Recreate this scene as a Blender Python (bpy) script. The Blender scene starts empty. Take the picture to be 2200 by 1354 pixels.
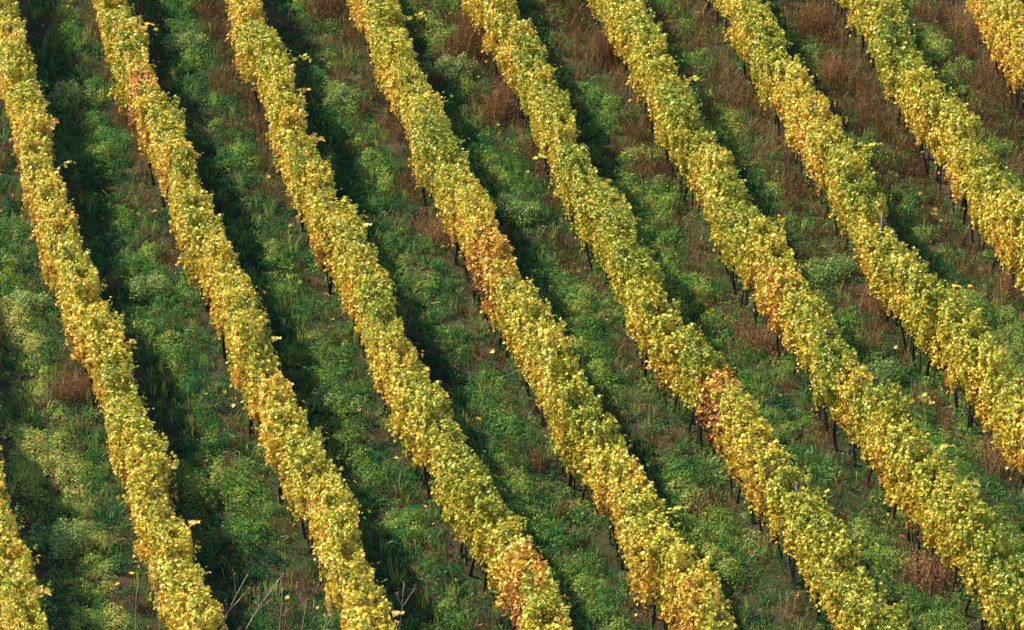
import bpy, math, random
import numpy as np
from mathutils import Matrix, Vector

random.seed(7)
rng = np.random.default_rng(11)
scene = bpy.context.scene
C = scene.collection

# ------------------------------------------------------------------ camera
Y0, CAM_Z = 74.696, 25.72
SLOPE = math.tan(math.radians(8.0))
cd = bpy.data.cameras.new('camera')
cam = bpy.data.objects.new('camera', cd)
C.objects.link(cam)
cam.location = (0, 0, CAM_Z)
cam.rotation_euler = (math.radians(90 - 19), 0, 0)
cd.sensor_fit = 'HORIZONTAL'
HF = 2 * math.atan(math.tan(math.radians(9.04 / 2)) * 1024 / 630)
cd.angle = HF
cd.clip_start = 0.5
cd.clip_end = 2000
scene.camera = cam

# ------------------------------------------------------------------ light
SUN_EL, SUN_AZ = math.radians(50), math.atan2(-0.93, 0.367)     # compass bearing towards the sun, from +Y
w = bpy.data.worlds.new('World')
scene.world = w
w.use_nodes = True
nt = w.node_tree
sky = nt.nodes.new('ShaderNodeTexSky')
sky.sky_type = 'NISHITA'
sky.sun_disc = False
sky.sun_elevation = SUN_EL
sky.sun_rotation = SUN_AZ
bg = nt.nodes['Background']
bg.inputs['Strength'].default_value = 0.15
nt.links.new(sky.outputs[0], bg.inputs[0])
sd = bpy.data.lights.new('sun', 'SUN')
sd.energy = 5.0
sd.angle = math.radians(0.5)
sd.color = (1.0, 0.81, 0.53)
sun = bpy.data.objects.new('sun', sd)
C.objects.link(sun)
tow = Vector((math.sin(SUN_AZ) * math.cos(SUN_EL), math.cos(SUN_AZ) * math.cos(SUN_EL), math.sin(SUN_EL)))
sun.rotation_euler = tow.to_track_quat('Z', 'Y').to_euler()
sun.location = (-30, 80, 40)
vs = scene.view_settings
vs.view_transform = 'Standard'
vs.look = 'None'
vs.exposure = 1.0
vs.gamma = 1.0
vs.use_curve_mapping = False


# ------------------------------------------------------------------ helpers
def noise(x, y, scale, seed, octaves=3):
    """smooth pseudo noise in about -1..1"""
    r = np.random.default_rng(seed)
    x = np.asarray(x, float); y = np.asarray(y, float)
    out = np.zeros(np.broadcast(x, y).shape)
    amp, tot = 1.0, 0.0
    for o in range(octaves):
        for k in range(5):
            a = r.uniform(0, 2 * math.pi); f = 2 * math.pi / scale * r.uniform(.6, 1.5) * 2 ** o
            out = out + amp * np.sin((x * math.cos(a) + y * math.sin(a)) * f + r.uniform(0, 6.28))
        tot += amp * 1.6
        amp *= .55
    return out / tot


def ground_z(x, y):
    x = np.asarray(x, float); y = np.asarray(y, float)
    return SLOPE * (y - Y0) + .07 * noise(x, y, 5.0, 3, 2)


def gz(x, y):
    return float(ground_z(x, y))


def mesh_from(name, V, F, mats, attrs=None, smooth=False):
    """V (n,3), F (m,k) all faces of the same size"""
    me = bpy.data.meshes.new(name)
    V = np.ascontiguousarray(V, np.float32); F = np.ascontiguousarray(F, np.int32)
    n, (m, k) = len(V), F.shape
    me.vertices.add(n); me.vertices.foreach_set('co', V.ravel())
    me.loops.add(m * k); me.loops.foreach_set('vertex_index', F.ravel())
    me.polygons.add(m); me.polygons.foreach_set('loop_start', np.arange(0, m * k, k, dtype=np.int32))
    if smooth:
        me.polygons.foreach_set('use_smooth', np.ones(m, bool))
    me.update(calc_edges=True)
    for a, arr in (attrs or {}).items():
        arr = np.ascontiguousarray(arr, np.float32)
        at = me.attributes.new(a, 'FLOAT', 'POINT')
        at.data.foreach_set('value', arr.ravel())
    for mt in (mats if isinstance(mats, (list, tuple)) else [mats]):
        me.materials.append(mt)
    return me


def link(name, data, parent=None, loc=(0, 0, 0), rot=(0, 0, 0), scale=(1, 1, 1)):
    o = bpy.data.objects.new(name, data)
    C.objects.link(o)
    if parent: o.parent = parent
    o.location = loc; o.rotation_euler = rot; o.scale = scale
    return o


def tag(o, label=None, cat=None, group=None, kind=None):
    if label: o['label'] = label
    if cat: o['category'] = cat
    if group: o['group'] = group
    if kind: o['kind'] = kind
    return o


def unit(a):
    return a / np.maximum(np.linalg.norm(a, axis=-1, keepdims=True), 1e-9)


def frames(nrm, tip):
    """(n,3,3) bases: x side, y tip, z normal"""
    z = unit(nrm)
    y = tip - z * np.sum(tip * z, -1, keepdims=True)
    bad = np.linalg.norm(y, axis=-1) < 1e-3
    y[bad] = np.cross(z[bad], np.array([1.0, .3, .2]))
    y = unit(y)
    x = np.cross(y, z)
    return np.stack([x, y, z], -1)


def spread(T, TF, pos, B, size):
    """place template T (k,3) with faces TF at every pos"""
    n, k = len(pos), len(T)
    size = np.asarray(size)
    if size.ndim == 1: size = size[:, None].repeat(3, 1)
    V = np.einsum('nij,nkj->nki', B, T[None] * size[:, None, :]) + pos[:, None, :]
    F = TF[None] + (np.arange(n) * k)[:, None, None]
    return V.reshape(-1, 3), F.reshape(-1, TF.shape[1])


def tube(path, radii, sides=6):
    """smooth tube along a polyline: verts, quad faces"""
    P = np.asarray(path, float); n = len(P)
    T = np.gradient(P, axis=0); T = unit(T)
    ref = np.array([.31, .92, .21])
    X = unit(np.cross(T, ref)); Y = np.cross(T, X)
    a = np.linspace(0, 2 * math.pi, sides, endpoint=False)
    r = np.broadcast_to(np.asarray(radii, float), (n,))
    V = P[:, None] + r[:, None, None] * (np.cos(a)[None, :, None] * X[:, None] + np.sin(a)[None, :, None] * Y[:, None])
    F = []
    for i in range(n - 1):
        for j in range(sides):
            F.append((i * sides + j, i * sides + (j + 1) % sides, (i + 1) * sides + (j + 1) % sides, (i + 1) * sides + j))
    V = V.reshape(-1, 3)
    b = len(V)
    V = np.vstack([V, P[:1], P[-1:]])
    for j in range(sides):
        F.append((b, (j + 1) % sides, j, b)) if False else None
    # end caps as degenerate-free quads
    for base, flip in ((0, True), ((n - 1) * sides, False)):
        for j in range(0, sides - 2, 2):
            q = [base, base + j + 1, base + j + 2, base + (j + 3) % sides if j + 3 < sides else base + sides - 1]
            if len(set(q)) == 4:
                F.append(tuple(q[::-1] if flip else q))
    return V[:-2], np.array(F, int)


def join(parts):
    Vs, Fs, o = [], [], 0
    for V, F in parts:
        Vs.append(V); Fs.append(F + o); o += len(V)
    return np.vstack(Vs), np.vstack(Fs)


# ------------------------------------------------------------------ materials
def new_mat(name):
    m = bpy.data.materials.new(name); m.use_nodes = True
    nt = m.node_tree; nt.nodes.clear()
    out = nt.nodes.new('ShaderNodeOutputMaterial')
    return m, nt, out


def ramp(nt, stops):
    r = nt.nodes.new('ShaderNodeValToRGB')
    el = r.color_ramp.elements
    while len(el) < len(stops): el.new(.5)
    for e, (p, c) in zip(el, stops):
        e.position = p; e.color = (*c, 1)
    return r


def math_node(nt, op, a, b=None, clamp=False):
    n = nt.nodes.new('ShaderNodeMath'); n.operation = op; n.use_clamp = clamp
    for i, v in enumerate((a, b)):
        if v is None: continue
        if isinstance(v, (int, float)): n.inputs[i].default_value = v
        else: nt.links.new(v, n.inputs[i])
    return n.outputs[0]


def leafy(name, stops, back, trans=.35, rough=.42, spec=.5, use_object=True, noise_scale=.35, noise_amt=.25, back_amt=.5):
    """two-sided thin leaf: front colour from a ramp over the leaf's own tint, paler underside, some light shining through"""
    m, nt, out = new_mat(name)
    L = nt.links.new
    at = nt.nodes.new('ShaderNodeAttribute'); at.attribute_name = 'tint'
    geo = nt.nodes.new('ShaderNodeNewGeometry')
    nz = nt.nodes.new('ShaderNodeTexNoise'); nz.inputs['Scale'].default_value = noise_scale; nz.inputs['Detail'].default_value = 3
    L(geo.outputs['Position'], nz.inputs['Vector'])
    t = math_node(nt, 'MULTIPLY_ADD', nz.outputs[0], noise_amt)
    nt.nodes[-1].inputs[2].default_value = -noise_amt / 2
    t = math_node(nt, 'ADD', t, at.outputs['Fac'])
    if use_object:
        oi = nt.nodes.new('ShaderNodeObjectInfo')
        sep = nt.nodes.new('ShaderNodeSeparateColor'); L(oi.outputs['Color'], sep.inputs[0])
        t = math_node(nt, 'ADD', t, math_node(nt, 'SUBTRACT', sep.outputs[0], .5))
    r = ramp(nt, stops); L(t, r.inputs[0])
    mx = nt.nodes.new('ShaderNodeMix'); mx.data_type = 'RGBA'
    L(math_node(nt, 'MULTIPLY', geo.outputs['Backfacing'], back_amt), mx.inputs[0])
    L(r.outputs[0], mx.inputs[6]); mx.inputs[7].default_value = (*back, 1)
    # fine veins / blotches
    p = nt.nodes.new('ShaderNodeBsdfPrincipled')
    p.inputs['Roughness'].default_value = rough
    p.inputs['Specular IOR Level'].default_value = spec
    L(mx.outputs[2], p.inputs['Base Color'])
    tr = nt.nodes.new('ShaderNodeBsdfTranslucent'); L(r.outputs[0], tr.inputs[0])
    ms = nt.nodes.new('ShaderNodeMixShader'); ms.inputs[0].default_value = trans
    L(p.outputs[0], ms.inputs[1]); L(tr.outputs[0], ms.inputs[2]); L(ms.outputs[0], out.inputs[0])
    return m


def plain(name, c1, c2, scale=20, rough=.9, bump=.4, stretch=(1, 1, 1)):
    m, nt, out = new_mat(name); L = nt.links.new
    tc = nt.nodes.new('ShaderNodeTexCoord'); mp = nt.nodes.new('ShaderNodeMapping'); mp.inputs['Scale'].default_value = stretch
    L(tc.outputs['Object'], mp.inputs[0])
    nz = nt.nodes.new('ShaderNodeTexNoise'); nz.inputs['Scale'].default_value = scale; nz.inputs['Detail'].default_value = 6
    L(mp.outputs[0], nz.inputs['Vector'])
    r = ramp(nt, [(.3, c1), (.7, c2)]); L(nz.outputs[0], r.inputs[0])
    p = nt.nodes.new('ShaderNodeBsdfPrincipled'); p.inputs['Roughness'].default_value = rough
    L(r.outputs[0], p.inputs['Base Color'])
    b = nt.nodes.new('ShaderNodeBump'); b.inputs['Strength'].default_value = bump; b.inputs['Distance'].default_value = .03
    L(nz.outputs[0], b.inputs['Height']); L(b.outputs[0], p.inputs['Normal']); L(p.outputs[0], out.inputs[0])
    return m


M_VINE = leafy('vine_leaves', [
    (.00, (.09, .17, .010)), (.22, (.22, .29, .020)), (.40, (.54, .51, .045)), (.55, (.76, .58, .075)),
    (.68, (.76, .41, .060)), (.80, (.44, .15, .040)), (.90, (.26, .055, .035)), (1.0, (.10, .035, .03))],
    (.54, .43, .13), trans=.30, rough=.42, spec=.42)
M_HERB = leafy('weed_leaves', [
    (.0, (.010, .066, .042)), (.3, (.030, .155, .062)), (.55, (.105, .275, .062)), (.8, (.31, .45, .085)), (1., (.47, .48, .16))],  # teal shade and sunlit yellow-green painted into the dark and bright stops
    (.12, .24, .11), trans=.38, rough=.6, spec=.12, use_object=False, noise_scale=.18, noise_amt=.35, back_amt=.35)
M_PALE = leafy('pale_weed_leaves', [
    (.0, (.12, .25, .08)), (.5, (.26, .38, .13)), (1., (.38, .42, .19))],
    (.20, .28, .12), trans=.3, rough=.6, spec=.12, back_amt=.35)
M_GRASS = leafy('grass_blades', [
    (.0, (.04, .14, .035)), (.4, (.11, .26, .05)), (.75, (.22, .32, .08)), (1., (.20, .17, .08))],
    (.06, .10, .03), trans=.3, rough=.45, spec=.4, use_object=False, noise_scale=.2, noise_amt=.3, back_amt=.2)
M_DRY = leafy('dry_stems', [
    (.0, (.075, .045, .022)), (.35, (.17, .098, .045)), (.6, (.25, .155, .075)), (.85, (.30, .21, .11)), (1., (.38, .30, .17))],
    (.12, .07, .04), trans=.15, rough=.8, spec=.2, use_object=False, noise_scale=.3, noise_amt=.3, back_amt=.2)
M_DRYC = leafy('dry_clump_stems', [
    (.0, (.12, .062, .032)), (.35, (.24, .135, .068)), (.6, (.32, .19, .10)), (.85, (.35, .22, .12)), (1., (.42, .31, .18))],
    (.14, .08, .05), trans=.15, rough=.8, spec=.2, noise_scale=.6, noise_amt=.3, back_amt=.2)
M_BARK = plain('vine_bark', (.012, .008, .006), (.05, .034, .024), 30, .95, .8, (1, 1, .25))
M_CANE = plain('cane_wood', (.10, .055, .03), (.22, .13, .07), 30, .8, .3, (1, 1, .2))
M_POST = plain('weathered_wood', (.05, .045, .04), (.15, .13, .11), 25, .9, .5, (1, 1, .12))
M_WIRE = plain('galvanised_wire', (.30, .30, .30), (.45, .45, .44), 10, .45, 0)
M_STALK = plain('bleached_stalk', (.32, .27, .20), (.55, .47, .37), 25, .9, .3, (1, 1, .2))
M_SEED = plain('seed_husk', (.12, .075, .04), (.30, .20, .12), 60, .95, .6)


def soil_mat():
    m, nt, out = new_mat('soil'); L = nt.links.new
    geo = nt.nodes.new('ShaderNodeNewGeometry')
    a = nt.nodes.new('ShaderNodeTexNoise'); a.inputs['Scale'].default_value = 9; a.inputs['Detail'].default_value = 8; a.inputs['Roughness'].default_value = .7
    b = nt.nodes.new('ShaderNodeTexNoise'); b.inputs['Scale'].default_value = .5; b.inputs['Detail'].default_value = 4
    for n in (a, b): L(geo.outputs['Position'], n.inputs['Vector'])
    r1 = ramp(nt, [(.3, (.020, .015, .011)), (.55, (.055, .040, .028)), (.75, (.10, .075, .05))]); L(a.outputs[0], r1.inputs[0])
    r2 = ramp(nt, [(.3, (.014, .026, .010)), (.6, (.035, .050, .018)), (.8, (.06, .055, .025))]); L(a.outputs[0], r2.inputs[0])
    mx = nt.nodes.new('ShaderNodeMix'); mx.data_type = 'RGBA'
    rb = ramp(nt, [(.42, (0, 0, 0)), (.58, (1, 1, 1))]); L(b.outputs[0], rb.inputs[0]); L(rb.outputs[0], mx.inputs[0])
    L(r1.outputs[0], mx.inputs[6]); L(r2.outputs[0], mx.inputs[7])
    p = nt.nodes.new('ShaderNodeBsdfPrincipled'); p.inputs['Roughness'].default_value = .95; p.inputs['Specular IOR Level'].default_value = .2
    L(mx.outputs[2], p.inputs['Base Color'])
    bp = nt.nodes.new('ShaderNodeBump'); bp.inputs['Strength'].default_value = .9; bp.inputs['Distance'].default_value = .06
    L(a.outputs[0], bp.inputs['Height']); L(bp.outputs[0], p.inputs['Normal']); L(p.outputs[0], out.inputs[0])
    return m


# ------------------------------------------------------------------ hillside
gx = np.concatenate([[-400, -200, -100, -60, -35], np.arange(-20, 20.01, .25), [35, 60, 100, 200, 400]])
gy = np.concatenate([[0, 20, 40, 50], np.arange(54, 100.01, .25), [110, 130, 170, 250, 400]])
GX, GY = np.meshgrid(gx, gy)
GV = np.stack([GX, GY, ground_z(GX, GY)], -1).reshape(-1, 3)
nx, ny = len(gx), len(gy)
ii = (np.arange(ny - 1)[:, None] * nx + np.arange(nx - 1)[None]).ravel()
GF = np.stack([ii, ii + 1, ii + nx + 1, ii + nx], -1)
tag(link('hillside', mesh_from('hillside', GV, GF, soil_mat(), smooth=True)), kind='structure')

# ------------------------------------------------------------------ vine rows: lines on the ground in metres
ROWS = {
    'A': [(-16.4, 97.5), (-14.6, 87.56), (-13.4, 82.4), (-12.35, 77.75), (-11.35, 73.54), (-10.40, 69.6), (-9.52, 66.18), (-8.74, 62.95), (-8.12, 60.65), (-7.3, 57.5)],
    'B': [(-13.5, 97.5), (-11.63, 87.56), (-10.58, 82.4), (-9.57, 77.75), (-8.56, 73.54), (-7.53, 69.69), (-6.62, 66.18), (-5.84, 62.95), (-5.27, 60.65), (-4.5, 57.5)],
    'C': [(-11.0, 97.5), (-9.1, 87.56), (-7.94, 82.4), (-6.84, 77.75), (-5.70, 73.54), (-4.75, 69.69), (-3.77, 66.18), (-2.96, 62.95), (-2.40, 60.65), (-1.6, 57.5)],
    'D': [(-8.3, 97.5), (-6.19, 87.56), (-5.07, 82.4), (-4.06, 77.75), (-3.03, 73.54), (-2.13, 69.69), (-1.12, 66.18), (-.14, 62.95), (.47, 60.65), (1.3, 57.5)],
    'E': [(-5.2, 97.5), (-3.21, 87.56), (-2.25, 82.4), (-1.28, 77.75), (-.27, 73.54), (.68, 69.69), (1.65, 66.18), (2.52, 62.95), (3.20, 60.65), (4.05, 57.5)],
    'F': [(-2.6, 97.5), (-.55, 87.56), (.54, 82.4), (1.42, 77.75), (2.33, 73.54), (3.38, 69.69), (4.39, 66.18), (5.34, 62.95), (6.08, 60.65), (7.0, 57.5)],
    'G': [(.4, 97.5), (2.26, 87.56), (3.27, 82.4), (4.13, 77.75), (5.0, 73.54), (5.95, 69.69), (6.96, 66.18), (7.94, 62.95), (8.7, 60.65), (9.6, 57.5)],
    'H': [(3.3, 97.5), (5.05, 87.56), (5.92, 82.4), (6.79, 77.75), (7.65, 73.54), (8.66, 69.69), (9.66, 66.18), (10.6, 62.9), (12.1, 57.5)],
    'I': [(6.2, 97.5), (7.92, 87.56), (8.72, 82.4), (9.54, 77.75), (10.41, 73.54), (11.3, 69.7), (12.3, 66), (14.5, 57.5)],
    'J': [(9.2, 97.5), (10.76, 87.56), (11.42, 82.4), (12.16, 77.75), (13.0, 73.5), (14., 69.7), (17., 57.5)],
}


def rowline(pts, step=.05):
    P = np.array(pts)[::-1]                       # near end first
    y = np.arange(P[0, 1], P[-1, 1], step)
    # smooth interpolation (Catmull-Rom in y)
    m = np.gradient(P[:, 0], P[:, 1])
    i = np.clip(np.searchsorted(P[:, 1], y) - 1, 0, len(P) - 2)
    h = P[i + 1, 1] - P[i, 1]; t = (y - P[i, 1]) / h
    x = (2 * t**3 - 3 * t**2 + 1) * P[i, 0] + (t**3 - 2 * t**2 + t) * h * m[i] + (-2 * t**3 + 3 * t**2) * P[i + 1, 0] + (t**3 - t**2) * h * m[i + 1]
    return np.stack([x, y], -1)


LINES = {k: rowline(v) for k, v in ROWS.items()}
KEYS = list(ROWS)


def row_x(k, y):
    L = LINES[k]
    return np.interp(y, L[:, 1], L[:, 0])


def halfwidth(y):
    return (y * math.cos(math.radians(19)) + (CAM_Z - SLOPE * (y - Y0)) * math.sin(math.radians(19))) * math.tan(HF / 2)


def lane_fraction(x, y):
    """0 just right of a row ... 1 at the foot of the next row to the right"""
    X = np.stack([row_x(k, y) for k in KEYS])
    X = np.vstack([X[:1] - 2.8, X, X[-1:] + 2.8])
    n = np.clip((X < x[None]).sum(0) - 1, 0, len(X) - 2)
    a = X[n, np.arange(len(x))]; b = X[n + 1, np.arange(len(x))]
    return np.clip((x - a) / (b - a), 0, 1)


# ------------------------------------------------------------------ grapevine canopy, trunks, canes
LEAF = np.array([(0, 0, 0), (.30, -.16, .05), (.52, .12, .12), (.38, .30, .08), (.50, .62, .10), (.20, .66, .02), (0, 1.0, -.10),
                 (-.20, .66, .02), (-.50, .62, .10), (-.38, .30, .08), (-.52, .12, .12), (-.30, -.16, .05), (0, .45, -.02)], float)
LEAF_F = np.array([(12, i, (i + 1) % 12) for i in range(12)], int)
NV = 12


def canopy(seed):
    r = np.random.default_rng(seed)
    n = 3300
    th = r.uniform(0, 2 * math.pi, n)
    x = r.uniform(-.52, .52, n)
    rr = np.where(r.random(n) < .78, r.uniform(.84, 1.12, n), r.uniform(.35, .84, n))
    bul = 1 + .24 * noise(x * 1.0, th * .35, .55, seed + 50, 2)
    c, s = np.cos(th), np.sin(th)
    e = .62                                                     # boxy hedge section
    py = np.sign(c) * np.abs(c) ** e * .24 * rr * bul
    pz = np.sign(s) * np.abs(s) ** e * .50 * rr * bul
    keep = (noise(x, th * .3, .42, seed + 70, 2) + .8 * r.random(n)) > .08
    keep |= rr < .8
    x, py, pz, c, s, rr = (v[keep] for v in (x, py, pz, c, s, rr)); n = len(x)
    lo = pz < -.3
    pz = pz + np.where(lo, -r.exponential(.04, n), 0) + .05 * noise(x, py, .5, seed + 9, 2)
    out = np.stack([.15 * r.normal(size=n), np.sign(c) * np.abs(c) ** 1.0 * 1.0, s * .9], -1)
    pos = np.stack([x, py, pz + 1.41], -1)
    tint = .42 + r.normal(0, .14, n) - .10 * (pz / .50) + .05 * (rr < .86)
    # shoots above and beside
    for k in range(r.integers(2, 5)):
        sx = r.uniform(-.45, .45); side = r.choice([-1, 1, 1]) * r.uniform(.05, .40)
        m = r.integers(9, 18); t = np.linspace(0, 1, m)
        ln = r.uniform(.18, .42)
        q = np.stack([sx + t * r.uniform(-.25, .25), side * (.3 + .7 * t), 1.78 + ln * t - .35 * ln * t * t], -1) + r.normal(0, .045, (m, 3))
        pos = np.vstack([pos, q]); out = np.vstack([out, np.stack([r.normal(0, .5, m), r.normal(0, .6, m), np.full(m, .7)], -1)])
        tint = np.append(tint, .34 + r.normal(0, .11, m))
    # hanging tails below
    for k in range(r.integers(0, 3)):
        sx = r.uniform(-.45, .45); sy = r.uniform(-.3, .3); m = r.integers(5, 10); t = np.linspace(0, 1, m)
        q = np.stack([sx + 0 * t, sy + 0 * t, .86 - r.uniform(.05, .30) * t], -1) + r.normal(0, .035, (m, 3))
        pos = np.vstack([pos, q]); out = np.vstack([out, np.stack([r.normal(0, .5, m), np.full(m, 1.) * np.sign(sy), r.normal(.2, .3, m)], -1)])
        tint = np.append(tint, .50 + r.normal(0, .12, m))
    n = len(pos)
    nrm = unit(out) * .8 + np.array([0, 0, .40]) + r.normal(0, .70, (n, 3))
    tip = np.array([0, 0, -1.0]) + r.normal(0, .65, (n, 3))
    B = frames(nrm, tip)
    size = r.uniform(.034, .074, n)
    S = np.stack([size * r.uniform(.9, 1.15, n), size, size * r.uniform(.5, 2.2, n)], -1)
    V, F = spread(LEAF, LEAF_F, pos, B, S)
    odd = r.random(n)
    tint = np.where(odd < .015, r.uniform(.75, .95, n), np.where(odd > .86, tint - .22, tint))
    return mesh_from('vine_foliage', V, F, M_VINE, {'tint': np.repeat(np.clip(tint, 0, 1), len(LEAF))})


def trunk(seed):
    r = np.random.default_rng(seed)
    t = np.linspace(0, 1, 9)
    ph = r.uniform(0, 6.28, 2); lean = r.uniform(-.10, .10, 2)
    P = np.stack([lean[0] * t + .03 * np.sin(t * 7 + ph[0]) - .03 * math.sin(ph[0]), lean[1] * t + .03 * np.sin(t * 6 + ph[1]) - .03 * math.sin(ph[1]), -.06 + 1.1 * t], -1)
    rad = .026 * (1 + .5 * (1 - t) ** 4 + .18 * np.sin(t * 19 + ph[0])) * r.uniform(.8, 1.25)
    parts = [tube(P, rad, 7)]
    for sgn in (-1, 1):                           # the two arms along the wire
        u = np.linspace(0, 1, 5)
        parts.append(tube(np.stack([P[-1, 0] + sgn * .38 * u, P[-1, 1] + 0 * u, .98 + .06 * np.sin(u * 3)], -1), .017 - .006 * u, 5))
    V, F = join(parts)
    return mesh_from('vine_trunk', V, F, M_BARK, smooth=True)


def cane(seed):
    """long arching shoot with a few leaves near its end"""
    r = np.random.default_rng(seed)
    t = np.linspace(0, 1, 8); L = r.uniform(.10, .70); d = r.choice([-1, 1]); up = r.uniform(.1, .35)
    P = np.stack([r.uniform(-.2, .2) * t, -d * (.22 + L * t), 1.72 + up * np.sin(t * 2.2)], -1)
    V, F = tube(P, .006 - .003 * t, 4)
    tri = np.vstack([F[:, [0, 1, 2]], F[:, [0, 2, 3]]])
    m = r.integers(7, 15)
    tt = r.uniform(.15, 1, m)
    pos = np.stack([np.interp(tt, t, P[:, i]) for i in range(3)], -1) + r.normal(0, .03, (m, 3))
    B = frames(np.array([0, 0, .8]) + r.normal(0, .5, (m, 3)), np.array([0, 0, -.6]) + r.normal(0, .7, (m, 3)))
    LV, LF = spread(LEAF, LEAF_F, pos, B, r.uniform(.06, .11, m))
    tint = np.concatenate([np.full(len(V), .5), np.repeat(np.clip(.45 + r.normal(0, .14, m), 0, 1), len(LEAF))])
    V2, F2 = join([(V, tri), (LV, LF)])
    me = mesh_from('vine_cane', V2, F2, [M_CANE, M_VINE], {'tint': tint})
    mi = np.zeros(len(F2), np.int32); mi[len(tri):] = 1
    me.polygons.foreach_set('material_index', mi)
    return me


CANOPY = [canopy(100 + i) for i in range(NV)]
TRUNK = [trunk(300 + i) for i in range(8)]
CANE = [cane(400 + i) for i in range(14)]
pv, pf = join([tube([(0, 0, -.1), (0, 0, .7), (.004, 0, 1.4), (0, .004, 1.90)], [.034, .033, .032, .031], 8)])
POST = mesh_from('trellis_post', pv, pf, M_POST, smooth=True)

sv, sf = tube([(0, 0, -.1), (.006, 0, .5), (0, .004, 1.25)], [.015, .015, .014], 6)
STAKE = mesh_from('vine_stake', sv, sf, M_BARK, smooth=True)

# base leaf tint of each row: lower is greener, higher is more golden
ROW_TINT = {'A': .59, 'B': .59, 'C': .57, 'D': .54, 'E': .53, 'F': .46, 'G': .48, 'H': .52, 'I': .49, 'J': .57}
RUST = [(-7.70, 82.0, .9, .42), (-.23, 74.66, 1.7, .13), (-.59, 73.33, 1.1, .12), (3.95, 68.2, .62, .62), (4.0, 67.4, .6, .20), (.62, 61.9, .9, .46),
        (3.7, 61.51, 1.0, .18), (-2.19, 69.24, .7, .16), (6.26, 80.49, 1.2, .12), (11.0, 85.5, 2.0, .06), (5.3, 71.9, 1.6, .09), (8.9, 68.3, 1.4, .08)]
LABELS = {
    'A': 'golden vine row cut off by the bottom left corner of the photo',
    'B': 'orange gold vine row running down from the top left corner along the left edge',
    'C': 'gold and green vine row with purple brown leaves near its top, second from the left',
    'D': 'yellow vine row with crimson leaves where it meets the middle of the bottom edge',
    'E': 'vine row through the middle of the photo with an orange stretch just above its centre',
    'F': 'yellow green vine row with a crimson rust patch below its middle',
    'G': 'lemon yellow vine row running from the top edge into the bottom right corner',
    'H': 'pale gold vine row leaving through the right edge with dark trunks bare underneath',
    'I': 'short yellow vine row crossing the upper right of the photo, next to the corner row',
    'J': 'pale cream gold vine row cut off by the top right corner',
}
POSTS_AT = {'D': [(-5.1, 82.2)], 'E': [(-2.24, 81.35)], 'F': [(.46, 81.35), (2.44, 72.17)], 'G': [(2.49, 84.61)], 'J': [(10.9, 84.48)]}


def heading(k, y):
    return math.atan2(.5 * 2, float(row_x(k, y + .5) - row_x(k, y - .5)))      # angle of the row line from +x


cnt = 0
for k in KEYS:
    L = LINES[k]
    root = link('vine_row', None, loc=(float(row_x(k, 62.)), 62., gz(row_x(k, 62.), 62.)))
    root.empty_display_size = .3
    tag(root, LABELS[k], 'vine row', 'vine rows on the hillside')
    base = Vector(root.location)
    bpy.context.view_layer.update()
    seg = np.hypot(*np.diff(L, axis=0).T); s = np.concatenate([[0], np.cumsum(seg)])
    d = .3 + random.random() * .5
    vines = []
    while d < s[-1]:
        x = float(np.interp(d, s, L[:, 0])); y = float(np.interp(d, s, L[:, 1]))
        if 59.6 < y < 94.5 and abs(x) < halfwidth(y) + 2.2:
            vines.append((x, y))
        d += .70 + random.uniform(-.07, .07)
    for x, y in vines:
        cnt += 1
        hd = heading(k, y)
        wob = .08 * float(noise(x * 1.0, y, 3.2, 21, 2))
        px, py = x + wob * math.sin(hd), y - wob * math.cos(hd)
        big = float(noise(x, y, 4.0, 31, 2))
        sz = 1 + .06 * big + random.uniform(-.05, .05)
        t = ROW_TINT[k] + .05 * float(noise(x, y, 6, 41, 2)) + random.gauss(0, .06)
        for rx, ry, rr, amt in RUST:
            dd = math.hypot(x - rx, (y - ry) * .7)
            if dd < rr: t += amt * (1 - (dd / rr) ** 2)
        if random.random() < .06: sz *= .86; t += .07
        flip = random.random() < .5
        v = link('grapevine', CANOPY[random.randrange(NV)], root,
                 Vector((px, py, gz(x, y) + random.uniform(-.04, .04))) - base,
                 (0, 0, hd + (math.pi if flip else 0) + random.gauss(0, .06)),
                 (1.0, (1 + .13 * float(noise(x, y, 2.2, 51, 2)) + random.uniform(-.07, .09)), sz))
        v.color = (t, t, t, 1)
        tr = link('trunk', TRUNK[random.randrange(len(TRUNK))], v, (random.uniform(-.12, .12), random.uniform(-.03, .03), 0), (0, 0, random.choice((0, math.pi))), (1, 1, 1 / sz))
        if random.random() < .40:
            link('stake', STAKE, v, (random.uniform(.25, .42), random.uniform(-.03, .03), 0), (random.gauss(0, .05), random.gauss(0, .06), 0), (1, 1, 1 / sz))
        if random.random() < .22:
            cn = link('cane', CANE[random.randrange(len(CANE))], v, (random.uniform(-.3, .3), 0, random.uniform(-.1, .1)), (0, 0, random.choice((0, math.pi))))
            cn.color = (t, t, t, 1)
    # posts and wires
    d = 1.5 + random.random() * 3
    ps = list(POSTS_AT.get(k, []))
    while d < s[-1]:
        x = float(np.interp(d, s, L[:, 0])); y = float(np.interp(d, s, L[:, 1]))
        if 60 < y < 94 and abs(x) < halfwidth(y) + 2 and all(abs(y - q[1]) > 2.5 for q in ps):
            ps.append((x, y))
        d += 5.2
    for x, y in ps:
        link('post', POST, root, Vector((float(row_x(k, y)), y, gz(x, y))) - base, (random.gauss(0, .015), random.gauss(0, .015), random.uniform(0, 6)))
    ys = np.arange(max(59.4, vines[0][1] - .4), vines[-1][1] + .4, .6)
    for h in (.98, 1.55, 1.82):
        P = np.stack([row_x(k, ys), ys, ground_z(row_x(k, ys), ys) + h], -1) - np.array(base)
        V, F = tube(P, .0012, 4)
        link('wire', mesh_from('trellis_wire', V, F, M_WIRE), root)
print('vines', cnt)

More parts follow.
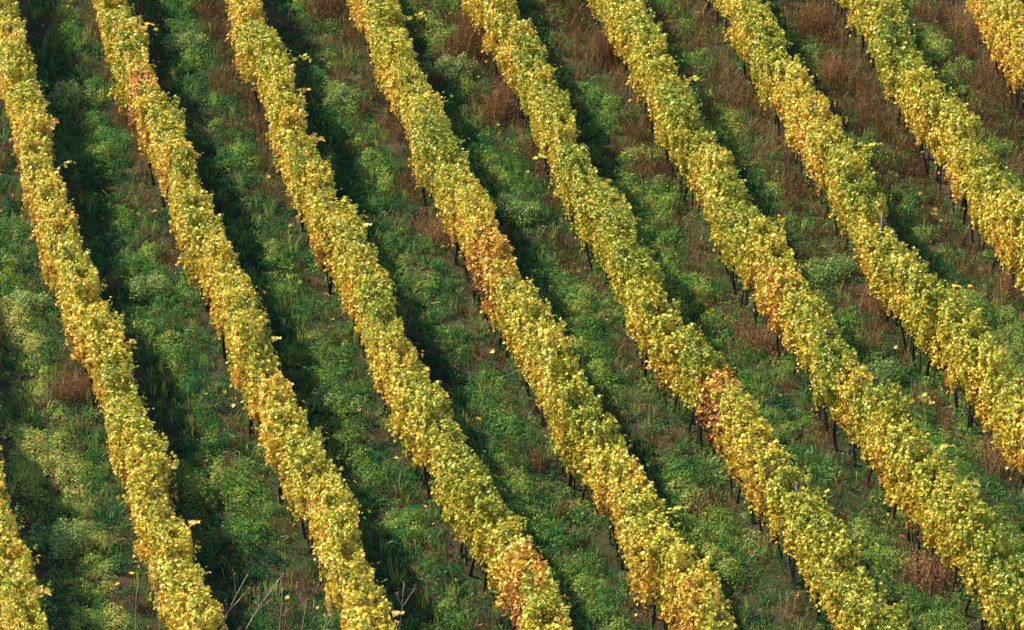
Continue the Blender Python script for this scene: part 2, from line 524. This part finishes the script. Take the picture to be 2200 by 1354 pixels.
# ------------------------------------------------------------------ ground cover
def scatter(per_m2, seed, keep):
    r = np.random.default_rng(seed)
    y = r.uniform(60.5, 94.5, int(per_m2 * 34 * 34)); x = r.uniform(-17, 17, len(y))
    m = np.abs(x) < halfwidth(y) + 1.8
    x, y = x[m], y[m]
    f = lane_fraction(x, y)
    p = keep(x, y, f)
    m = r.random(len(x)) < p
    return r, x[m], y[m], f[m]


def brownness(x, y, f):
    """how much dry brown weed grows: strip at the foot of the rows, spreading in the upper right"""
    up = np.clip((y - 72) / 16 + (x - 1) / 14, -.3, 1.2)
    strip = np.clip((f - .80 + .12 * noise(x, y, 2.2, 61, 2)) / .10, 0, 1) * np.clip(.95 + up, .65, 1)
    n1 = .5 + .5 * noise(x, y, 3.2, 62, 3)
    wide = np.clip(np.maximum(up * 1.1, .55 * np.clip((x - 0) / 3, 0, 1) * np.clip((71 - y) / 4, 0, 1)) + n1 - .95, 0, 1)
    return np.clip(strip * (.62 + .4 * n1 + .45 * np.clip(up, 0, 1)) + wide * np.clip((f - .45) * 4, 0, 1), 0, 1)


def cover_density(f):
    return np.where(f < .36, .5, 1.0)


OVAL = np.array([(0, 0, 0), (.34, .42, .12), (0, 1, -.12), (-.34, .42, .12)], float)
OVAL_F = np.array([(0, 1, 2), (0, 2, 3)], int)


def leaf_mounds(r, cx, cy, rad, hgt, tint, dens, size):
    """leaf clumps: many small leaves over a low dome, some inside"""
    n = np.maximum(6, (dens * rad * (rad + hgt)).astype(int))
    idx = np.repeat(np.arange(len(cx)), n); N = len(idx)
    a = r.uniform(0, 2 * math.pi, N); q = np.sqrt(r.random(N))
    R = rad[idx]; H = hgt[idx]
    lx, ly = q * np.cos(a) * R, q * np.sin(a) * R
    top = H * np.sqrt(np.clip(1 - q * q * .92, 0, 1))
    lz = top * np.where(r.random(N) < .7, r.uniform(.75, 1.12, N), r.uniform(.1, .8, N))
    X, Y = cx[idx] + lx, cy[idx] + ly
    pos = np.stack([X, Y, ground_z(X, Y) + lz], -1)
    out = np.stack([lx / R, ly / R, np.full(N, .75)], -1)
    B = frames(out + r.normal(0, .5, (N, 3)), np.stack([lx / R, ly / R, r.normal(.35, .5, N)], -1) + r.normal(0, .6, (N, 3)))
    sz = size * r.uniform(.6, 1.3, N)
    V, F = spread(OVAL, OVAL_F, pos, B, np.stack([sz * r.uniform(.5, 1.1, N), sz * r.uniform(.8, 1.5, N), sz], -1))
    t = np.clip(tint[idx] + r.normal(0, .10, N), 0, 1)
    return V, F, np.repeat(t, 4)


# grass blades
BL = np.array([(-.5, 0, 0), (.5, 0, 0), (.38, .55, .04), (-.38, .55, .04), (.0, 1.0, -.10)], float)


def blades(r, cx, cy, n_per, length, spreadr, width, droop, tint, upright):
    idx = np.repeat(np.arange(len(cx)), n_per); N = len(idx)
    a = r.uniform(0, 6.283, N)
    X = cx[idx] + r.normal(0, 1, N) * spreadr[idx]; Y = cy[idx] + r.normal(0, 1, N) * spreadr[idx]
    Ln = length[idx] * r.uniform(.55, 1.2, N)
    tilt = r.normal(0, 1, N) * (1 - upright) + .25 * (1 - upright)
    dirv = np.stack([np.cos(a) * np.sin(tilt), np.sin(a) * np.sin(tilt), np.cos(tilt)], -1)
    side = unit(np.cross(dirv, r.normal(size=(N, 3))))
    p0 = np.stack([X, Y, ground_z(X, Y) - .01], -1)
    hor = np.stack([np.cos(a), np.sin(a), 0 * a], -1)
    p1 = p0 + dirv * (Ln * .5)[:, None]
    p2 = p1 + (dirv + hor * droop - np.array([0, 0, droop * .6])) * (Ln * .3)[:, None]
    p3 = p2 + (dirv * .6 + hor * droop * 1.3 - np.array([0, 0, droop * 1.2])) * (Ln * .25)[:, None]
    wv = side * (width * r.uniform(.6, 1.3, N))[:, None]
    V = np.stack([p0 - wv * .6, p0 + wv * .6, p1 - wv, p1 + wv, p2 - wv * .7, p2 + wv * .7, p3], 1).reshape(-1, 3)
    T = np.array([(0, 1, 3), (0, 3, 2), (2, 3, 5), (2, 5, 4), (4, 5, 6)], int)
    F = (T[None] + (np.arange(N) * 7)[:, None, None]).reshape(-1, 3)
    return V, F, np.repeat(np.clip(tint[idx] + r.normal(0, .13, N), 0, 1), 7)


# green weeds
def keep_green(x, y, f):
    b = brownness(x, y, f)
    bare = np.clip((.50 - f) * 8, 0, 1) * np.clip((y - 78) / 6 + (x - 3) / 8, 0, .8)
    return cover_density(f) * np.clip(1.0 - .85 * b, .08, 1) * (1 - bare)


r, x, y, f = scatter(30, 71, keep_green)
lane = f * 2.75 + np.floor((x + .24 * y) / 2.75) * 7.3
patch = .6 * noise(lane * 1.5, y * .75, 1.9, 72, 3) + .4 * noise(x, y, 5, 73, 2) + .55 * np.exp(-((f - .64) / .11) ** 2) - .22  # mid-lane ridge paints the sunlit streak into the tint, raises mounds too
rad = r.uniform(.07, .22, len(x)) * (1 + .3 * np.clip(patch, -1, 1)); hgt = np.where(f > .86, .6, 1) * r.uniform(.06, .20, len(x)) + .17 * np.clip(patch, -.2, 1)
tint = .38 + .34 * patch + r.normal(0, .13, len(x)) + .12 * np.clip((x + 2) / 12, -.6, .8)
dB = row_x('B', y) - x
tint = tint + .42 * ((dB > .7) & (dB < 2.7)) * np.clip((77.5 - y) / 2.5, 0, 1)  # sunlit look of the far left lane painted in as lighter leaf tint
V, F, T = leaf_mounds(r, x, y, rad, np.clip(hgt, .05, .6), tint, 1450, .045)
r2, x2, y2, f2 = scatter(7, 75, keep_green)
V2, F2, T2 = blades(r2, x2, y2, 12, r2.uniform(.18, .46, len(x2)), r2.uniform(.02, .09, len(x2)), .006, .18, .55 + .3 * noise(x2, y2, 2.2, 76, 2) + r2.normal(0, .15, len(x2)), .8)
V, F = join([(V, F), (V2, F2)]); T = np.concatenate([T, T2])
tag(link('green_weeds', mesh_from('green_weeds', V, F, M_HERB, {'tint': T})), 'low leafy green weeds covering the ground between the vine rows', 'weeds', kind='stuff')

def keep_grass(x, y, f):
    b = brownness(x, y, f)
    region = np.clip((x + 1) / 7 + (77 - y) / 24, 0, 1)
    n1 = np.clip(.5 + .8 * noise(x, y, 2.6, 81, 3), 0, 1)
    return cover_density(f) * np.clip(.38 + .8 * region * n1, 0, 1) * (1 - .5 * b)


r, x, y, f = scatter(16, 82, keep_grass)
V, F, T = blades(r, x, y, 16, r.uniform(.16, .42, len(x)), r.uniform(.03, .10, len(x)), .0055, .55, .45 + .22 * noise(x, y, 3, 83, 2) + r.normal(0, .12, len(x)), .55)
print('grass blades', len(V) // 7)
tag(link('grass', mesh_from('grass', V, F, M_GRASS, {'tint': T})), 'tufts of arching green grass growing among the weeds between the rows', 'grass', kind='stuff')

# brown dry weeds
r, x, y, f = scatter(17, 91, lambda x, y, f: cover_density(f) * np.clip(brownness(x, y, f) + .06, 0, 1))
low = np.where(f > .84, .55 + .45 * np.clip((y - 76) / 8, 0, 1), 1)
V, F, T = blades(r, x, y, 22, low * r.uniform(.18, .46, len(x)) * (1 + .35 * np.clip((y - 78) / 8, 0, 1)), r.uniform(.04, .13, len(x)), .0050, .28, .40 + .25 * noise(x, y, 2.5, 92, 2) + r.normal(0, .12, len(x)), .72)
# withered leaves on those weeds
cnt_l = 12
idx = np.repeat(np.arange(len(x)), cnt_l)
X = x[idx] + r.normal(0, .13, len(idx)); Y = y[idx] + r.normal(0, .13, len(idx))
pos = np.stack([X, Y, ground_z(X, Y) + low[idx] * r.uniform(.03, .36, len(idx))], -1)
LV, LF = spread(OVAL, OVAL_F, pos, frames(r.normal(0, 1, (len(idx), 3)), r.normal(0, 1, (len(idx), 3))), r.uniform(.018, .05, len(idx)))
LT = np.repeat(np.clip(.4 + r.normal(0, .2, len(idx)), 0, 1), 4)
V, F = join([(V, F), (LV, LF)]); T = np.concatenate([T, LT])
print('dry', len(V))
tag(link('dry_weeds', mesh_from('dry_weeds', V, F, M_DRY, {'tint': T})), 'dry reddish brown weed stems standing in strips along the feet of the vines', 'dry weeds', kind='stuff')

# fallen vine leaves
r, x, y, f = scatter(1.8, 95, lambda x, y, f: np.where((f > .7) | (f < .45), .7, .22))
pos = np.stack([x, y, ground_z(x, y) + r.uniform(.03, .16, len(x))], -1)
V, F = spread(LEAF, LEAF_F, pos, frames(np.array([0, 0, 1.]) + r.normal(0, .5, (len(x), 3)), r.normal(0, 1, (len(x), 3))), r.uniform(.05, .10, len(x)))
fl = tag(link('fallen_leaves', mesh_from('fallen_leaves', V, F, M_VINE, {'tint': np.repeat(np.clip(r.normal(.66, .16, len(x)), 0, 1), len(LEAF))})),
         'fallen yellow and brown vine leaves lying scattered in the weeds', 'fallen leaves', kind='stuff')
fl.color = (.5, .5, .5, 1)

# ------------------------------------------------------------------ single weed bushes
def bush_mesh(seed):
    r = np.random.default_rng(seed)
    k = 9
    cx, cy = r.normal(0, .20, k), r.normal(0, .24, k)
    rad = r.uniform(.14, .26, k); hgt = r.uniform(.22, .50, k)
    n = np.maximum(20, (1900 * rad * (rad + hgt)).astype(int)); idx = np.repeat(np.arange(k), n); N = len(idx)
    a = r.uniform(0, 6.283, N); q = np.sqrt(r.random(N))
    lx, ly = q * np.cos(a) * rad[idx], q * np.sin(a) * rad[idx]
    lz = hgt[idx] * np.sqrt(np.clip(1 - q * q * .9, 0, 1)) * np.where(r.random(N) < .7, r.uniform(.75, 1.15, N), r.uniform(.1, .8, N))
    pos = np.stack([cx[idx] + lx, cy[idx] + ly, lz], -1)
    out = np.stack([lx / rad[idx], ly / rad[idx], np.full(N, .75)], -1)
    B = frames(out + r.normal(0, .5, (N, 3)), out + r.normal(0, .7, (N, 3)))
    sz = r.uniform(.030, .065, N)
    V, F = spread(OVAL, OVAL_F, pos, B, np.stack([sz * r.uniform(.6, 1.1, N), sz, sz], -1))
    return mesh_from('weed_bush', V, F, M_PALE, {'tint': np.repeat(np.clip(r.normal(.42, .16, N), 0, 1), 4)})


def clump_mesh(seed):
    r = np.random.default_rng(seed)
    n = 260
    bx, by = r.normal(0, .17, n), r.normal(0, .22, n)
    Ln = r.uniform(.35, .80, n)
    a = r.uniform(0, 6.283, n); tilt = np.abs(r.normal(0, .22, n))
    d = np.stack([np.cos(a) * np.sin(tilt), np.sin(a) * np.sin(tilt), np.cos(tilt)], -1)
    side = unit(np.cross(d, r.normal(size=(n, 3)))) * r.uniform(.003, .0055, n)[:, None]
    p0 = np.stack([bx, by, 0 * bx - .03], -1); p1 = p0 + d * (Ln * .6)[:, None]; p2 = p1 + (d + r.normal(0, .18, (n, 3))) * (Ln * .4)[:, None]
    V = np.stack([p0 - side, p0 + side, p1 - side, p1 + side, p2 - side * .5, p2 + side * .5], 1).reshape(-1, 3)
    T = np.array([(0, 1, 3), (0, 3, 2), (2, 3, 5), (2, 5, 4)], int)
    F = (T[None] + (np.arange(n) * 6)[:, None, None]).reshape(-1, 3)
    m = 6
    idx = np.repeat(np.arange(n), m); u = r.uniform(.35, 1.05, n * m)
    pos = p0[idx] + (p2 - p0)[idx] * u[:, None] + r.normal(0, .02, (n * m, 3))
    LV, LF = spread(OVAL, OVAL_F, pos, frames(r.normal(0, 1, (n * m, 3)), r.normal(0, 1, (n * m, 3)) + np.array([0, 0, .6])), r.uniform(.012, .034, n * m))
    V2, F2 = join([(V, F), (LV, LF)])
    t = np.concatenate([np.repeat(np.clip(r.normal(.45, .15, n), 0, 1), 6), np.repeat(np.clip(r.normal(.5, .18, n * m), 0, 1), 4)])
    return mesh_from('dry_weed_clump', V2, F2, M_DRYC, {'tint': t})


BUSH = [bush_mesh(500 + i) for i in range(5)]
CLUMP = [clump_mesh(520 + i) for i in range(5)]
BUSHES = [
    (-9.70, 85.09, 1.00, 'pale green weed bush near the top, right of the leftmost full vine row'),
    (-7.32, 87.81, 1.05, 'pale yellow green weed bush near the top edge, left of the third full row'),
    (-3.86, 84.84, 1.00, 'bright pale green weed bush near the top, left of the middle vine row'),
    (-1.41, 86.37, 1.05, 'pale green weed bush near the top edge beside a big red brown weed clump'),
    (.10, 78.74, 1.05, 'pale green weed bush just right of the orange stretch of the middle vine row'),
    (-7.20, 75.34, .95, 'pale green weed bush halfway down, right of the leftmost full vine row'),
    (6.53, 76.27, 1.00, 'light olive weed bush in grass left of the pale gold row, right of centre'),
    (-.46, 66.44, 1.00, 'light green weed bush low down, right of the row with the crimson bottom end'),
    (-3.34, 70.61, .90, 'light green weed bush left of the lower half of the row with crimson bottom end'),
    (-9.63, 75.04, 1.10, 'broad sunlit green weed bush at the left edge of the photo, halfway down'),
    (-8.01, 65.46, 1.15, 'broad sunlit green weed bush at the bottom left, beside the corner vine row'),
    (6.95, 71.72, 1.05, 'light green weed bush in the sunny grassy lane near the right edge'),
]
CLUMPS = [
    (-9.27, 88.88, 1.0, 'brown dry weed clump at the top edge left of the second full vine row'),
    (-4.33, 89.98, 1.0, 'brown dry weed clump touching the top edge left of the middle vine row'),
    (-.85, 87.54, 1.35, 'biggest red brown dry weed clump, near the top centre beside a pale green bush'),
    (-.15, 84.47, 1.2, 'dark red brown dry weed clump just below the biggest clump at the top centre'),
    (2.10, 87.02, 1.15, 'foxy brown dry weed clump at the foot of the lemon yellow row near the top'),
    (4.89, 73.15, 1.15, 'brown dry weed clump under the lemon yellow row at right centre'),
    (7.43, 74.74, 1.1, 'brown dry weed clump under the pale gold row at right centre, among bare trunks'),
    (10.61, 88.34, 1.2, 'tall reddish dry weed clump at the top right, left of the corner vine row'),
    (10.99, 86.50, 1.0, 'orange brown dry weed clump below the tall one by the corner vine row'),
    (7.02, 88.88, 1.2, 'brown dry weed clump at the top edge left of the short yellow row'),
    (-1.48, 77.86, 1.0, 'russet dry weed clump at the foot of the orange stretch of the middle row'),
    (7.41, 64.43, 1.25, 'brown dry weed clump at the foot of the lemon yellow row near the bottom right'),
    (9.02, 68.64, 1.1, 'reddish dry weed clump at the right edge below the pale gold row'),
    (10.05, 75.45, 1.1, 'reddish dry weed clump at the right edge below the short yellow row'),
    (-8.28, 71.16, 1.0, 'brown dry weed clump at the foot of the leftmost full row, lower half'),
    (7.18, 85.98, 1.1, 'brown dry weed clump right of the golden row near the top right, by bare soil'),
]
for i, (x, y, s, lab) in enumerate(BUSHES):
    o = link('weed_bush', BUSH[i % 5], None, (x, y, gz(x, y)), (0, 0, random.uniform(0, 6.28)), (s, s, s * random.uniform(.85, 1.1)))
    tag(o, lab, 'bush', 'pale green weed bushes in the lanes')
    t = .5 + random.gauss(0, .08); o.color = (t, t, t, 1)
for i, (x, y, s, lab) in enumerate(CLUMPS):
    o = link('dry_weed_clump', CLUMP[i % 5], None, (x, y, gz(x, y)), (0, 0, random.uniform(0, 6.28)), (s, s * 1.25, s * random.uniform(.85, 1.1) * (.72 if y < 80 else 1)))
    tag(o, lab, 'weed clump', 'brown dry weed clumps at the feet of the rows')
    t = .5 + random.gauss(0, .08); o.color = (t, t, t, 1)

# ------------------------------------------------------------------ tall dry stalks in the foreground, bottom left
def stalk(x, y, h, lean_x, forks, label, thick=.011, head=.03):
    base = Vector((x, y, gz(x, y)))
    root = link('dry_stalk', None, loc=base)
    root.empty_display_size = .2
    tag(root, label, 'dry stalk', 'tall dry stalks at the bottom edge')
    r = np.random.default_rng(int(abs(x * 1000)) + int(y * 10))
    t = np.linspace(0, 1, 10)
    P = np.stack([lean_x * h * t ** 1.3 + .02 * np.sin(t * 6 + x), .05 * t * r.normal(), -.05 + (h + .05) * t], -1)
    V, F = tube(P, thick * (1 - .6 * t), 6)
    link('stem', mesh_from('stalk_stem', V, F, M_STALK, smooth=True), root)
    tips = [P[-1]]
    for j in range(forks):
        u0 = r.uniform(.55, .9); b = np.array([np.interp(u0, t, P[:, i]) for i in range(3)])
        sgn = r.choice([-1, 1]); ln = h * r.uniform(.12, .28)
        q = np.linspace(0, 1, 5)
        Q = b + np.stack([(lean_x + sgn * .45) * ln * q, r.normal(0, .1) * ln * q, ln * q * .95], -1)
        V, F = tube(Q, thick * .5 * (1 - .5 * q), 5)
        link('branch', mesh_from('stalk_branch', V, F, M_STALK, smooth=True), root)
        tips.append(Q[-1])
    for tp in tips:
        n = 26
        pos = tp + r.normal(0, 1, (n, 3)) * np.array([head * .5, head * .5, head])
        V, F = spread(OVAL, OVAL_F, pos, frames(r.normal(0, 1, (n, 3)), r.normal(0, 1, (n, 3)) + np.array([0, 0, .8])), r.uniform(.015, .035, n))
        link('seed_head', mesh_from('stalk_seed_head', V, F, M_SEED), root)


STALKS = [   # x, y, height, lean, forks, label
    (-6.42, 61.9, 1.50, .10, 1, 'thin pale dry stalk left of the leftmost full vine row, rising from the bottom edge'),
    (-5.95, 61.9, 1.55, -.02, 0, 'thin straight dry stalk in front of the left side of the leftmost full row'),
    (-5.20, 61.8, 1.75, -.06, 2, 'straight dry stalk with forks in front of the middle of the leftmost full row'),
    (-5.10, 61.6, 1.75, .38, 4, 'thick forked dry stalk leaning right, at the right side of the leftmost full row'),
    (-4.75, 61.7, 1.70, .52, 3, 'long dry stalk leaning far right over the green lane at the bottom left'),
    (-3.92, 61.7, 1.45, .03, 1, 'upright dry stalk with a pale seed head in the bottom left lane'),
    (-3.62, 61.7, 1.25, .12, 1, 'short dry stalk with a dark seed head, left of the second full row'),
    (-3.30, 61.7, 1.25, .20, 1, 'short leaning dry stalk nearest the foot of the second full row'),
    (-2.45, 61.6, 1.40, .04, 0, 'thin dry stalk in front of the left side of the second full row'),
    (-1.98, 61.6, 1.55, .12, 2, 'pale dry stalk with round seed head at the right side of the second full row'),
]
for a in STALKS: stalk(*a)
